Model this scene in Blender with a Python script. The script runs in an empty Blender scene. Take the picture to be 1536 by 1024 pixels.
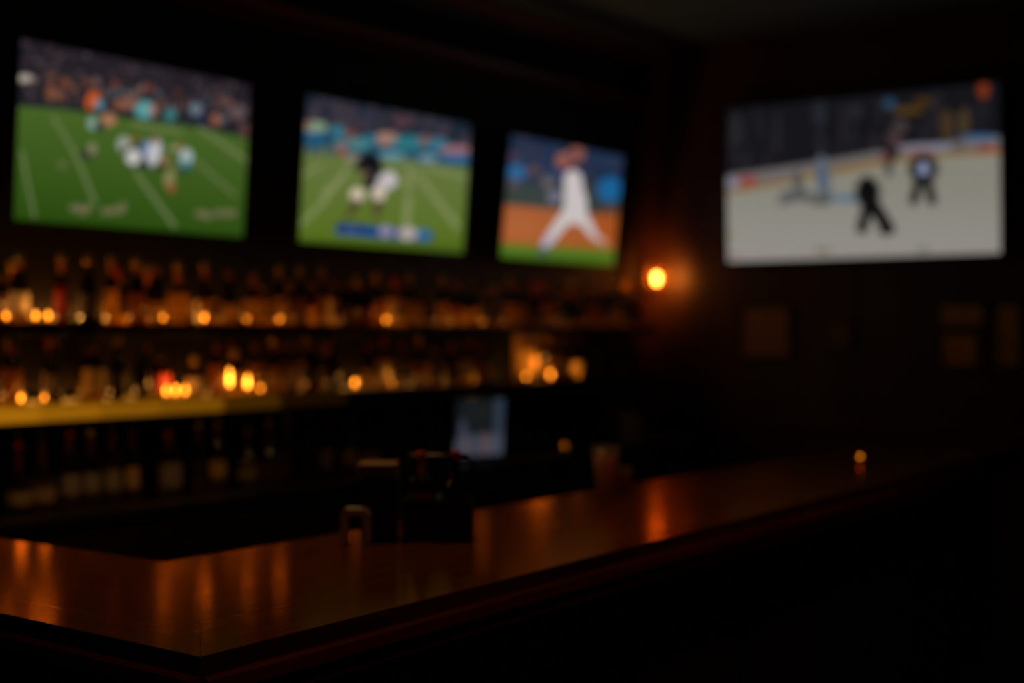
import bpy, bmesh, math, random
import numpy as np
from mathutils import Vector, Matrix
random.seed(7)
PI = math.pi
C = bpy.context.scene.collection
sc = bpy.context.scene

# ------------------------------------------------------------------ camera, world, exposure
AZ = 0.628          # direction the camera faces, measured from +x (the back-bar wall runs along +x)
PITCH = 0.0068
CZ = 1.57
cam_d = bpy.data.cameras.new('camera'); cam = bpy.data.objects.new('camera', cam_d); C.objects.link(cam)
cam.location = (0, 0, CZ); cam.rotation_euler = (PI/2 - PITCH, 0, AZ - PI/2)
cam_d.lens = 50; cam_d.sensor_width = 36; cam_d.clip_start = 0.05
cam_d.dof.use_dof = True; cam_d.dof.focus_distance = 2.25; cam_d.dof.aperture_fstop = 1.5
sc.camera = cam
w = bpy.data.worlds.new('world'); sc.world = w; w.use_nodes = True
w.node_tree.nodes['Background'].inputs[0].default_value = (0.3, 0.45, 0.4, 1)
w.node_tree.nodes['Background'].inputs[1].default_value = 0.0004
sc.view_settings.view_transform = 'Standard'; sc.view_settings.look = 'None'
sc.view_settings.exposure = 0.0; sc.view_settings.gamma = 1.0

# ------------------------------------------------------------------ helpers
F = 2133.0
def ray(px, py):
    """direction of sight (room axes) for a place in the 1536x1024 photograph, used to take measurements"""
    u = (px-768)/F; v = (512-py)/F
    fy = math.cos(PITCH)+v*math.sin(PITCH); fz = -math.sin(PITCH)+v*math.cos(PITCH)
    ca, sa = math.cos(AZ), math.sin(AZ)
    return Vector((u*sa + fy*ca, -u*ca + fy*sa, fz))
def on_y(px, py, Y): r = ray(px, py); p = r*(Y/r.y); p.z += CZ; return p
def on_x(px, py, X): r = ray(px, py); p = r*(X/r.x); p.z += CZ; return p
def on_z(px, py, Z): r = ray(px, py); p = r*((Z-CZ)/r.z); p.z += CZ; return p

def link(name, me, mat, parent=None, smooth=False):
    o = bpy.data.objects.new(name, me); C.objects.link(o)
    if mat: me.materials.append(mat)
    if smooth:
        for p in me.polygons: p.use_smooth = True
    if parent: o.parent = parent
    return o
def bm_obj(name, bm, mat, parent=None, smooth=False):
    me = bpy.data.meshes.new(name); bm.normal_update(); bm.to_mesh(me); bm.free()
    return link(name, me, mat, parent, smooth)
def add_box(bm, x0, x1, y0, y1, z0, z1, bev=0):
    b2 = bmesh.new()
    bmesh.ops.create_cube(b2, size=1)
    for v in b2.verts:
        v.co = Vector((x0+(v.co.x+.5)*(x1-x0), y0+(v.co.y+.5)*(y1-y0), z0+(v.co.z+.5)*(z1-z0)))
    if bev: bmesh.ops.bevel(b2, geom=b2.edges[:], offset=bev, segments=2, affect='EDGES', profile=.6)
    me = bpy.data.meshes.new('t'); b2.to_mesh(me); b2.free(); bm.from_mesh(me); bpy.data.meshes.remove(me)
def box(name, x0, x1, y0, y1, z0, z1, mat, parent=None, bev=0):
    bm = bmesh.new(); add_box(bm, x0, x1, y0, y1, z0, z1, bev); return bm_obj(name, bm, mat, parent)
def add_lathe(bm, prof, seg=24, sq=0.0, cx=0, cy=0, z0=0, arc=(0, 2*PI)):
    """revolve (r,z) pairs; sq>0 squares the section"""
    full = abs(arc[1]-arc[0]-2*PI) < 1e-6
    n = seg if full else seg+1
    rings = []
    for r, z in prof:
        ring = []
        for i in range(n):
            t = arc[0]+(arc[1]-arc[0])*i/seg
            c, s = math.cos(t), math.sin(t)
            k = 1.0
            if sq > 0:
                e = 2+6*sq; k = 1.0/((abs(c)**e+abs(s)**e)**(1/e))
            ring.append(bm.verts.new((cx+r*k*c, cy+r*k*s, z0+z)))
        rings.append(ring)
    for a, b in zip(rings, rings[1:]):
        for i in range(seg):
            j = (i+1) % n
            bm.faces.new((a[i], a[j], b[j], b[i]))
    if full:
        if prof[0][0] > 1e-5: bm.faces.new(rings[0][::-1])
        if prof[-1][0] > 1e-5: bm.faces.new(rings[-1])
def lathe(name, prof, mat, parent=None, **k):
    bm = bmesh.new(); add_lathe(bm, prof, **k)
    return bm_obj(name, bm, mat, parent, True)
def add_tube(bm, pts, r, seg=10):
    pts = [Vector(p) for p in pts]; rings = []
    for i, p in enumerate(pts):
        d = (pts[min(i+1, len(pts)-1)]-pts[max(i-1, 0)]).normalized()
        up = Vector((0, 0, 1)) if abs(d.z) < .95 else Vector((1, 0, 0))
        a = d.cross(up).normalized(); b = d.cross(a).normalized()
        rr = r[i] if isinstance(r, (list, tuple)) else r
        rings.append([bm.verts.new(p+a*rr*math.cos(2*PI*k/seg)+b*rr*math.sin(2*PI*k/seg)) for k in range(seg)])
    for A, B in zip(rings, rings[1:]):
        for k in range(seg): bm.faces.new((A[k], A[(k+1) % seg], B[(k+1) % seg], B[k]))
    bm.faces.new(rings[0][::-1]); bm.faces.new(rings[-1])
def tube(name, pts, r, mat, parent=None, seg=10):
    bm = bmesh.new(); add_tube(bm, pts, r, seg); return bm_obj(name, bm, mat, parent, True)
def prism(name, poly, z0, z1, mat, parent=None, bev=0):
    bm = bmesh.new()
    f = bm.faces.new([bm.verts.new((x, y, z0)) for x, y in poly])
    r = bmesh.ops.extrude_face_region(bm, geom=[f])
    for v in [g for g in r['geom'] if isinstance(g, bmesh.types.BMVert)]: v.co.z = z1
    bmesh.ops.recalc_face_normals(bm, faces=bm.faces[:])
    if bev: bmesh.ops.bevel(bm, geom=bm.edges[:], offset=bev, segments=2, affect='EDGES', profile=.6)
    return bm_obj(name, bm, mat, parent)
def thing(name, label, cat, loc=(0, 0, 0), rz=0, group=None):
    o = bpy.data.objects.new(name, None); C.objects.link(o)
    o.empty_display_size = .1
    o.location = loc; o.rotation_euler = (0, 0, rz); return tag(o, label, cat, group)
def tag(o, label, cat, group=None):
    o['label'] = label; o['category'] = cat
    if group: o['group'] = group
    return o
def struct(o): o['kind'] = 'structure'; return o
def dup(root, loc, rz=0, label=None, scale=None):
    r = root.copy(); C.objects.link(r); r.location = loc; r.rotation_euler = (0, 0, rz)
    if label: r['label'] = label
    if scale: r.scale = scale
    for ch in list(root.children):
        c = ch.copy(); C.objects.link(c); c.parent = r
        for g in list(ch.children):
            d = g.copy(); C.objects.link(d); d.parent = c
    return r
def point(name, loc, power, col, parent=None, r=.02):
    l = bpy.data.lights.new(name, 'POINT'); l.energy = power; l.color = col; l.shadow_soft_size = r
    o = bpy.data.objects.new(name, l); C.objects.link(o); o.location = loc
    if parent: o.parent = parent
    return o
def area(name, loc, rot, sx, sy, power, col, parent=None, spread=PI):
    l = bpy.data.lights.new(name, 'AREA'); l.shape = 'RECTANGLE'; l.size = sx; l.size_y = sy
    l.energy = power; l.color = col; l.spread = spread
    o = bpy.data.objects.new(name, l); C.objects.link(o); o.location = loc; o.rotation_euler = rot
    if parent: o.parent = parent
    return o

# ------------------------------------------------------------------ materials
def mat(name, col, rough=.5, metal=0, spec=.5, emit=None, es=0, coat=0):
    m = bpy.data.materials.new(name); m.use_nodes = True
    b = m.node_tree.nodes['Principled BSDF']
    b.inputs['Base Color'].default_value = (*col, 1); b.inputs['Roughness'].default_value = rough
    b.inputs['Metallic'].default_value = metal; b.inputs['Specular IOR Level'].default_value = spec
    b.inputs['Coat Weight'].default_value = coat; b.inputs['Coat Roughness'].default_value = .12
    if emit: b.inputs['Emission Color'].default_value = (*emit, 1); b.inputs['Emission Strength'].default_value = es
    return m
def noisy(name, c1, c2, scale=(4, 4, 4), detail=6, rough=.5, bump=0, spec=.5, coat=0, rough2=None):
    m = mat(name, c1, rough, spec=spec, coat=coat); nt = m.node_tree; b = nt.nodes['Principled BSDF']
    tc = nt.nodes.new('ShaderNodeTexCoord'); mp = nt.nodes.new('ShaderNodeMapping')
    mp.inputs['Scale'].default_value = scale
    nz = nt.nodes.new('ShaderNodeTexNoise'); nz.inputs['Detail'].default_value = detail; nz.inputs['Scale'].default_value = 1
    nz.inputs['Distortion'].default_value = .4
    cr = nt.nodes.new('ShaderNodeValToRGB'); cr.color_ramp.elements[0].position = .35; cr.color_ramp.elements[1].position = .65
    cr.color_ramp.elements[0].color = (*c1, 1); cr.color_ramp.elements[1].color = (*c2, 1)
    nt.links.new(tc.outputs['Object'], mp.inputs[0]); nt.links.new(mp.outputs[0], nz.inputs[0])
    nt.links.new(nz.outputs[0], cr.inputs[0]); nt.links.new(cr.outputs[0], b.inputs['Base Color'])
    if bump:
        bp = nt.nodes.new('ShaderNodeBump'); bp.inputs['Strength'].default_value = bump; bp.inputs['Distance'].default_value = .002
        nt.links.new(nz.outputs[0], bp.inputs['Height']); nt.links.new(bp.outputs[0], b.inputs['Normal'])
    if rough2:
        mr = nt.nodes.new('ShaderNodeMapRange'); mr.inputs['To Min'].default_value = rough; mr.inputs['To Max'].default_value = rough2
        nt.links.new(nz.outputs[0], mr.inputs[0]); nt.links.new(mr.outputs[0], b.inputs['Roughness'])
    return m
def bottle_glass(name, col, tr=.55, rough=.1):
    m = bpy.data.materials.new(name); m.use_nodes = True; nt = m.node_tree
    b = nt.nodes['Principled BSDF']; out = nt.nodes['Material Output']
    b.inputs['Base Color'].default_value = tuple(c*.12 for c in col)+(1,); b.inputs['Roughness'].default_value = rough
    t = nt.nodes.new('ShaderNodeBsdfTranslucent'); t.inputs[0].default_value = (*col, 1)
    mx = nt.nodes.new('ShaderNodeMixShader'); mx.inputs[0].default_value = tr
    nt.links.new(b.outputs[0], mx.inputs[1]); nt.links.new(t.outputs[0], mx.inputs[2]); nt.links.new(mx.outputs[0], out.inputs[0])
    return m
def thin_glass(name, col=(1, .9, .75), opaq=.16):
    m = bpy.data.materials.new(name); m.use_nodes = True; nt = m.node_tree
    b = nt.nodes['Principled BSDF']; out = nt.nodes['Material Output']
    b.inputs['Base Color'].default_value = (*[c*.3 for c in col], 1); b.inputs['Roughness'].default_value = .08
    t = nt.nodes.new('ShaderNodeBsdfTransparent'); t.inputs[0].default_value = (*col, 1)
    mx = nt.nodes.new('ShaderNodeMixShader'); mx.inputs[0].default_value = 1-opaq
    nt.links.new(b.outputs[0], mx.inputs[1]); nt.links.new(t.outputs[0], mx.inputs[2]); nt.links.new(mx.outputs[0], out.inputs[0])
    return m

BAR_A, BAR_B = (.11, .034, .010), (.055, .016, .005)
M_bar_x = noisy('bar_wood_run', BAR_A, BAR_B, (1.2, 28, 28), 8, .09, .12, rough2=.20, spec=.6)
M_bar_y = noisy('bar_wood_wing', BAR_A, BAR_B, (28, 1.2, 28), 8, .09, .12, rough2=.20, spec=.6)
def bar_wood(m):
    nt = m.node_tree; b = nt.nodes['Principled BSDF']; out = nt.nodes['Material Output']
    b.inputs['Specular IOR Level'].default_value = 0; b.inputs['Coat Weight'].default_value = 0
    g = nt.nodes.new('ShaderNodeBsdfGlossy'); g.inputs[0].default_value = (.66, .25, .065, 1); g.inputs[1].default_value = .22
    lw = nt.nodes.new('ShaderNodeLayerWeight'); lw.inputs[0].default_value = .22
    mx = nt.nodes.new('ShaderNodeMixShader')
    for l in list(b.inputs['Normal'].links): nt.links.new(l.from_socket, g.inputs['Normal'])
    for l in list(b.inputs['Roughness'].links): nt.links.new(l.from_socket, g.inputs[1])
    nt.links.new(lw.outputs['Fresnel'], mx.inputs[0]); nt.links.new(b.outputs[0], mx.inputs[1]); nt.links.new(g.outputs[0], mx.inputs[2])
    nt.links.new(mx.outputs[0], out.inputs[0])
bar_wood(M_bar_x); bar_wood(M_bar_y)
M_nose = noisy('red_nosing_wood', (.22, .025, .014), (.13, .014, .009), (2, 20, 20), 6, .35, .1)
M_panel = noisy('bar_front_wood', (.035, .014, .008), (.02, .008, .005), (12, 12, 1.5), 6, .5, .1)
M_wall = noisy('dark_wall_paint', (.022, .011, .006), (.014, .007, .004), (3, 3, 3), 4, .6, .05)
M_wallr = noisy('dark_brown_wall_boards', (.060, .015, .004), (.035, .009, .003), (9, 9, .8), 5, .55, .1)
M_ceil = noisy('ceiling_paint', (.055, .095, .13), (.045, .08, .11), (2, 2, 2), 3, .85)
M_floor = noisy('floor_boards', (.03, .018, .012), (.018, .010, .007), (2, 18, 2), 6, .45, .1)
M_trim = noisy('red_stained_trim', (.07, .012, .006), (.05, .008, .004), (2, 14, 14), 4, .4)
M_shelf = noisy('black_shelf_wood', (.012, .009, .007), (.007, .005, .004), (3, 20, 20), 5, .4)
M_cab = noisy('back_counter_wood', (.02, .012, .008), (.012, .007, .005), (3, 20, 20), 5, .4)
M_black = mat('black_plastic', (.006, .006, .006), .4)
M_steel = mat('brushed_steel', (.35, .33, .30), .35, 1)
M_brass = mat('aged_brass', (.5, .3, .1), .35, 1)
M_cream = mat('cream_paper', (.42, .30, .16), .7)
M_towel = noisy('pinkish_cloth', (.5, .32, .26), (.4, .25, .2), (60, 60, 60), 3, .9, .3)
M_glass = thin_glass('clear_glass')
M_wax = mat('wax', (.8, .55, .25), .5)
M_flame = mat('flame', (1, .4, .05), .5, emit=(1, .33, .022), es=16)
M_bulb = mat('amber_bulb', (1, .5, .1), .5, emit=(1, .32, .045), es=34)
M_amber = bottle_glass('amber_glass', (.98, .60, .14), .6)
M_brown = bottle_glass('brown_glass', (.85, .40, .07), .45)
M_clear = bottle_glass('clear_spirit_glass', (.85, .55, .28), .5)
M_green = bottle_glass('olive_glass', (.35, .32, .08), .35)
M_dark = mat('dark_bottle_glass', (.012, .006, .003), .1)
M_redg = bottle_glass('red_glass', (.75, .05, .03), .3)
WARM = (1, .40, .07)
AMB = (1, .62, .10)

# ------------------------------------------------------------------ the room
X0, X1, Y0, Y1, H = -2.6, 8.16, -2.6, 4.86, 3.42
struct(box('floor', X0, X1, Y0, Y1, -.1, 0, M_floor))
struct(box('ceiling', X0, X1, Y0, Y1, H, H+.1, M_ceil))
struct(box('wall_back', X0-.1, X1+.1, Y1, Y1+.1, 0, H, M_wall))
struct(box('wall_right', X1, X1+.1, Y0, Y1, 0, H, M_wallr))
struct(box('wall_left', X0-.1, X0, Y0, Y1, 0, H, M_wall))
struct(box('wall_front', X0-.1, X1+.1, Y0-.1, Y0, 0, H, M_wall))
def molding(name, prof, x0, x1):      # profile in (distance from wall, z), run along x at the back wall
    bm = bmesh.new()
    A = [bm.verts.new((x0, Y1-d, z)) for d, z in prof]; B = [bm.verts.new((x1, Y1-d, z)) for d, z in prof]
    n = len(prof)
    for i in range(n): bm.faces.new((A[i], A[(i+1) % n], B[(i+1) % n], B[i]))
    bm.faces.new(A[::-1]); bm.faces.new(B)
    bmesh.ops.recalc_face_normals(bm, faces=bm.faces[:])
    return struct(bm_obj(name, bm, M_trim))
molding('trim_1', [(0, H), (.11, H), (.11, H-.02), (.08, H-.05), (.03, H-.09), (.02, H-.12), (0, H-.12)], X0, X1)
molding('trim_2', [(0, 3.13), (.05, 3.13), (.05, 3.10), (.03, 3.07), (.03, 3.03), (0, 3.03)], X0, X1)
struct(box('baseboard_right', X1-.02, X1, Y0, Y1-1.0, 0, .14, M_trim, bev=.004))
struct(box('trim_3', X1-.035, X1, Y0, Y1, .98, 1.04, M_trim, bev=.006))

# ------------------------------------------------------------------ pictures shown on the televisions
def S(r, g, b):
    f = lambda c: ((c/255)/12.92 if c/255 <= .04045 else (((c/255)+.055)/1.055)**2.4)
    return np.array([f(r), f(g), f(b)])
class Pic:
    """small raster of linear colours; points are given as (x,y) inside a traced outline q = TL,TR,BR,BL"""
    def __init__(s, q, nx=192, ny=108):
        s.nx, s.ny = nx, ny; s.a = np.zeros((ny, nx, 3)); s.q = np.array(q, float)
        A = []; bvec = []
        for (x, y), (u, v) in zip(s.q, [(0, 0), (1, 0), (1, 1), (0, 1)]):
            A.append([x, y, 1, 0, 0, 0, -u*x, -u*y]); bvec.append(u)
            A.append([0, 0, 0, x, y, 1, -v*x, -v*y]); bvec.append(v)
        h = np.linalg.solve(np.array(A), np.array(bvec)); s.h = np.append(h, 1).reshape(3, 3)
        Hi = np.linalg.inv(s.h)
        U, V = np.meshgrid((np.arange(nx)+.5)/nx, (np.arange(ny)+.5)/ny)
        P = np.stack([U, V, np.ones_like(U)], -1) @ Hi.T
        s.X = P[..., 0]/P[..., 2]; s.Y = P[..., 1]/P[..., 2]
        s.rng = np.random.RandomState(3)
    def put(s, m, c, al=1.0):
        m = (np.clip(m, 0, 1)*al)[..., None]; s.a = s.a*(1-m)+np.asarray(c)*m
    def ell(s, x, y, rx, ry, c, al=1, rot=0, soft=.35):
        dx, dy = s.X-x, s.Y-y; cr, sr = math.cos(rot), math.sin(rot)
        u, v = (dx*cr+dy*sr)/rx, (-dx*sr+dy*cr)/ry
        d = np.sqrt(u*u+v*v); s.put((1-d)/soft+.5, c, al)
    def line(s, x0, y0, x1, y1, wd, c, al=1, wd1=None):
        dx, dy = x1-x0, y1-y0; L2 = dx*dx+dy*dy
        t = np.clip(((s.X-x0)*dx+(s.Y-y0)*dy)/L2, 0, 1)
        d = np.hypot(s.X-x0-t*dx, s.Y-y0-t*dy); ww = wd+((wd1 or wd)-wd)*t
        s.put((ww/2-d)/2.0+.5, c, al)
    def below(s, pts, c, al=1, soft=3):      # fills under a polyline y(x)
        xs, ys = zip(*pts); yy = np.interp(s.X, xs, ys); s.put((s.Y-yy)/soft+.5, c, al)
    def band(s, pts, th, c, al=1, soft=3):
        xs, ys = zip(*pts); yy = np.interp(s.X, xs, ys)
        s.put(np.minimum((s.Y-yy)/soft+.5, (yy+th-s.Y)/soft+.5), c, al)
    def specks(s, n, x0, x1, yf, cols, r=(2, 6), al=(.3, .8), tall=1.2):
        for _ in range(n):
            x = s.rng.uniform(x0, x1); a, b = yf(x); y = s.rng.uniform(a, b)
            c = cols[s.rng.randint(len(cols))]; rr = s.rng.uniform(*r)
            s.ell(x, y, rr, rr*tall, c, s.rng.uniform(*al))

# --- football from high up
p1 = Pic([(33, 60), (373, 125), (366, 355), (18, 331)])
p1.put(np.ones_like(p1.X), S(46, 40, 48))
top1 = lambda x: 60+.19*(x-30)
edge1 = [(15, 158), (90, 163), (200, 177), (290, 188), (375, 205)]
e1 = lambda x: np.interp(x, *zip(*edge1))
p1.specks(420, 20, 375, lambda x: (top1(x), e1(x)), [S(78, 66, 74), S(30, 28, 38), S(95, 70, 66), S(60, 52, 62), S(110, 95, 95), S(36, 40, 56)], (2, 4))
p1.specks(60, 60, 375, lambda x: (e1(x)-50, e1(x)-6), [S(150, 85, 60), S(90, 120, 130), S(140, 110, 105), S(40, 50, 70), S(160, 100, 70)], (3, 6))
p1.band([(15, 148), (90, 152), (200, 166), (290, 176), (375, 192)], 10, S(34, 42, 46), .6)
p1.below(edge1, S(70, 108, 34))
g = np.clip((p1.Y-p1.X*.12-150)/170, 0, 1)[..., None]
fld = np.clip((p1.Y-np.interp(p1.X, *zip(*edge1)))/3, 0, 1)[..., None]
p1.a = p1.a*(1-fld)+fld*(S(88, 120, 48)*(1-g)+S(52, 90, 20)*g)
for (x0, y0, x1, y1, ww) in [(80, 175, 112, 228, 5), (112, 228, 142, 304, 6), (204, 258, 262, 338, 7), (32, 228, 50, 325, 5), (300, 190, 372, 240, 7), (200, 183, 270, 196, 6), (295, 240, 352, 290, 4)]:
    p1.line(x0, y0, x1, y1, ww, S(150, 160, 110), .55)
p1.ell(38, 118, 12, 6, S(215, 205, 190), .9); p1.ell(50, 121, 8, 4, S(150, 130, 120), .7)
p1.ell(139, 149, 9, 15, S(226, 104, 40), 1, .35); p1.ell(149, 156, 7, 8, S(110, 160, 180), .9)
p1.ell(84, 142, 16, 7, S(170, 105, 66), .6); p1.ell(185, 155, 16, 8, S(180, 116, 88), .7)
p1.ell(217, 163, 15, 13, S(110, 190, 190), .95); p1.ell(229, 163, 6, 9, S(190, 130, 110), .8)
p1.ell(255, 170, 9, 11, S(80, 150, 150), .8); p1.ell(293, 162, 9, 10, S(130, 150, 165), .8); p1.ell(304, 176, 10, 9, S(40, 48, 76), .9)
p1.ell(323, 177, 8, 9, S(180, 115, 85), .8); p1.ell(355, 165, 14, 10, S(130, 110, 115), .6); p1.ell(366, 192, 7, 9, S(130, 85, 80), .7)
p1.ell(139, 184, 8, 10, S(160, 190, 175), .9); p1.ell(149, 188, 7, 8, S(32, 40, 62), .9); p1.ell(163, 178, 11, 10, S(205, 140, 110), .9)
p1.ell(129, 231, 12, 8, S(62, 60, 48), .9); p1.ell(138, 222, 7, 9, S(160, 155, 120), .8)
p1.ell(93, 246, 8, 7, S(110, 120, 70), .8)
p1.ell(186, 215, 11, 12, S(185, 190, 175), .9); p1.ell(192, 226, 9, 8, S(30, 34, 44), .9); p1.ell(201, 206, 7, 5, S(150, 90, 50), .8)
p1.ell(212, 229, 16, 16, S(26, 32, 52), 1); p1.ell(200, 234, 12, 12, S(230, 226, 220), 1)
p1.ell(219, 222, 8, 14, S(120, 145, 185), .95); p1.ell(231, 226, 10, 21, S(225, 226, 232), 1, .2); p1.ell(232, 208, 6, 7, S(150, 95, 80), .8)
p1.ell(246, 238, 8, 8, S(170, 130, 100), .85); p1.ell(240, 250, 9, 5, S(60, 52, 40), .8); p1.ell(214, 247, 10, 5, S(34, 44, 50), .8)
p1.ell(262, 220, 9, 5, S(170, 175, 130), .8); p1.ell(271, 216, 5, 5, S(170, 100, 60), .8)
p1.ell(279, 233, 10, 12, S(200, 215, 215), .95); p1.ell(277, 245, 10, 7, S(80, 150, 160), .9); p1.ell(275, 253, 8, 5, S(40, 50, 60), .8); p1.ell(262, 250, 7, 7, S(130, 125, 50), .7)
p1.ell(254, 267, 8, 14, S(170, 160, 110), .85); p1.ell(257, 280, 7, 8, S(165, 100, 55), .9)
for x, y, rx in [(112, 312, 9), (124, 316, 10), (131, 311, 6), (160, 317, 10), (176, 315, 12), (185, 308, 5), (302, 319, 9), (312, 322, 8), (330, 318, 8), (346, 318, 10)]:
    p1.ell(x, y, rx, 6, S(140, 132, 96), .75)
p1.band([(15, 326), (366, 351)], 12, S(34, 66, 12), .4)
# --- football close
p2 = Pic([(460, 138), (706, 185), (695, 385), (447, 363)])
p2.put(np.ones_like(p2.X), S(34, 46, 62))
top2 = lambda x: 138+.19*(x-460)
edge2 = [(440, 226), (520, 232), (600, 240), (710, 252)]
e2 = lambda x: np.interp(x, *zip(*edge2))
p2.specks(120, 445, 708, lambda x: (top2(x), e2(x)-30), [S(34, 46, 66), S(60, 62, 78), S(84, 70, 76), S(28, 40, 54)], (4, 11))
p2.band([(440, 194), (600, 204), (710, 222)], 34, S(44, 98, 120), .8, 8)
p2.below(edge2, S(92, 124, 44))
g = np.clip((p2.Y-240)/130, 0, 1)[..., None]
fld = np.clip((p2.Y-np.interp(p2.X, *zip(*edge2)))/3, 0, 1)[..., None]
p2.a = p2.a*(1-fld)+fld*(S(116, 134, 70)*(1-g)+S(98, 126, 30)*g)
for (x, y, rx, ry, c, al) in [(472, 188, 18, 9, S(150, 180, 150), .9), (461, 184, 8, 7, S(160, 110, 100), .8), (470, 203, 24, 8, S(40, 100, 150), .8), (505, 195, 12, 10, S(60, 140, 160), .8), (497, 208, 10, 9, S(40, 70, 90), .7),
                             (525, 165, 13, 12, S(74, 62, 74), .8), (532, 192, 14, 9, S(66, 52, 56), .8), (524, 200, 8, 6, S(150, 90, 80), .8), (537, 214, 18, 9, S(100, 160, 160), .7), (512, 222, 9, 9, S(170, 90, 70), .9), (509, 214, 10, 6, S(120, 150, 150), .7),
                             (579, 206, 18, 10, S(190, 140, 120), .95), (555, 207, 12, 7, S(50, 130, 155), .8), (603, 179, 15, 10, S(100, 66, 74), .8), (612, 212, 26, 11, S(50, 140, 150), .8), (638, 209, 10, 8, S(150, 95, 90), .8), (656, 215, 16, 10, S(60, 135, 160), .8),
                             (684, 224, 24, 7, S(180, 120, 125), .9), (684, 236, 22, 7, S(60, 110, 165), .95), (641, 237, 15, 6, S(130, 165, 180), .9), (585, 232, 20, 6, S(120, 170, 190), .8), (530, 236, 14, 7, S(170, 150, 135), .7), (455, 222, 10, 6, S(110, 120, 95), .8), (485, 225, 14, 7, S(110, 120, 90), .7), (598, 240, 20, 5, S(140, 160, 120), .5)]:
    p2.ell(x, y, rx, ry, c, al)
for (x0, y0, x1, y1, ww, w1) in [(453, 262, 480, 246, 6, 4), (453, 335, 486, 300, 8, 8), (486, 290, 516, 262, 10, 5), (608, 345, 612, 300, 13, 12), (611, 282, 615, 250, 11, 7), (624, 260, 686, 342, 7, 10), (640, 250, 700, 268, 5, 5), (486, 300, 520, 252, 6, 6)]:
    p2.line(x0, y0, x1, y1, ww, S(170, 175, 125), .5, w1)
p2.ell(553, 244, 19, 17, S(16, 16, 22), 1); p2.ell(562, 260, 14, 15, S(26, 26, 34), .95); p2.ell(548, 262, 7, 7, S(150, 110, 80), .7); p2.ell(540, 248, 9, 8, S(40, 34, 40), .9)
p2.ell(581, 270, 14, 13, S(225, 215, 220), 1); p2.ell(568, 282, 12, 15, S(215, 205, 200), 1, .3)
p2.ell(535, 292, 11, 11, S(235, 215, 190), 1); p2.ell(567, 292, 9, 12, S(235, 215, 195), 1); p2.ell(554, 272, 10, 12, S(34, 36, 44), 1); p2.ell(551, 296, 4, 10, S(84, 118, 34), 1)
p2.ell(531, 309, 9, 6, S(46, 50, 34), .9, -.6); p2.ell(566, 309, 8, 7, S(50, 50, 40), .9)
p2.line(533, 302, 522, 324, 9, S(96, 74, 46), .9); p2.line(567, 304, 563, 326, 9, S(96, 76, 52), .9)
p2.band([(440, 356), (700, 372)], 14, S(64, 92, 26), .5)
p2.line(510, 345, 641, 357, 17, S(26, 72, 142), 1); p2.line(510, 338, 540, 341, 8, S(24, 56, 110), .9)
for x, y, rx, ry, c in [(526, 345, 11, 7, S(66, 88, 150)), (553, 348, 10, 8, S(16, 74, 150)), (578, 349, 11, 9, S(165, 155, 190)), (611, 353, 15, 10, S(205, 190, 185)), (635, 355, 10, 8, S(56, 125, 175))]:
    p2.ell(x, y, rx, ry, c, .95)
# --- baseball
p3 = Pic([(768, 200), (934, 232), (922, 401), (748, 387)])
p3.put(np.ones_like(p3.X), S(32, 50, 78))
p3.specks(60, 750, 936, lambda x: (195, 255), [S(32, 50, 84), S(70, 62, 80), S(40, 60, 90), S(24, 34, 56)], (4, 9))
p3.below([(745, 268), (936, 290)], S(54, 66, 62), 1, 12)
p3.ell(775, 256, 15, 12, S(40, 110, 165), .95); p3.ell(770, 232, 11, 8, S(84, 62, 80), .8); p3.ell(801, 253, 10, 9, S(100, 74, 76), .8)
p3.ell(822, 270, 9, 8, S(130, 115, 110), .8); p3.ell(770, 272, 12, 8, S(100, 80, 90), .6); p3.ell(832, 293, 11, 10, S(130, 122, 145), .9)
p3.ell(835, 258, 14, 12, S(48, 66, 110), .7); p3.ell(915, 282, 19, 19, S(30, 110, 170), .95); p3.ell(910, 240, 16, 8, S(44, 60, 88), .7); p3.ell(885, 275, 9, 12, S(64, 62, 60), .7)
p3.below([(745, 303), (936, 325)], S(186, 98, 44), 1, 3)
p3.ell(775, 345, 34, 22, S(200, 112, 58), .6, 0, 1); p3.ell(920, 335, 25, 20, S(186, 88, 30), .6, 0, 1)
p3.below([(745, 364), (820, 369), (936, 376)], S(92, 130, 36), 1, 3)
p3.below([(745, 380), (936, 392)], S(62, 100, 24), .6, 8)
wht = S(224, 214, 214)
p3.line(859, 266, 862, 300, 26, wht, 1, 31); p3.line(863, 298, 863, 318, 33, wht, 1, 36)
p3.line(852, 320, 824, 358, 20, wht, 1, 15); p3.line(824, 358, 815, 371, 15, S(200, 195, 215), 1, 11)
p3.line(872, 322, 892, 354, 18, wht, 1, 11); p3.line(892, 354, 906, 364, 10, S(215, 190, 180), 1, 7)
p3.ell(906, 366, 9, 4, S(196, 130, 100), .8); p3.ell(814, 378, 8, 8, S(76, 84, 88), .9)
p3.ell(845, 238, 11, 11, S(170, 104, 88), 1); p3.ell(864, 229, 12, 11, S(160, 96, 82), 1); p3.ell(854, 247, 9, 6, S(130, 66, 66), .9); p3.ell(857, 232, 5, 6, S(60, 60, 90), .7)
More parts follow.
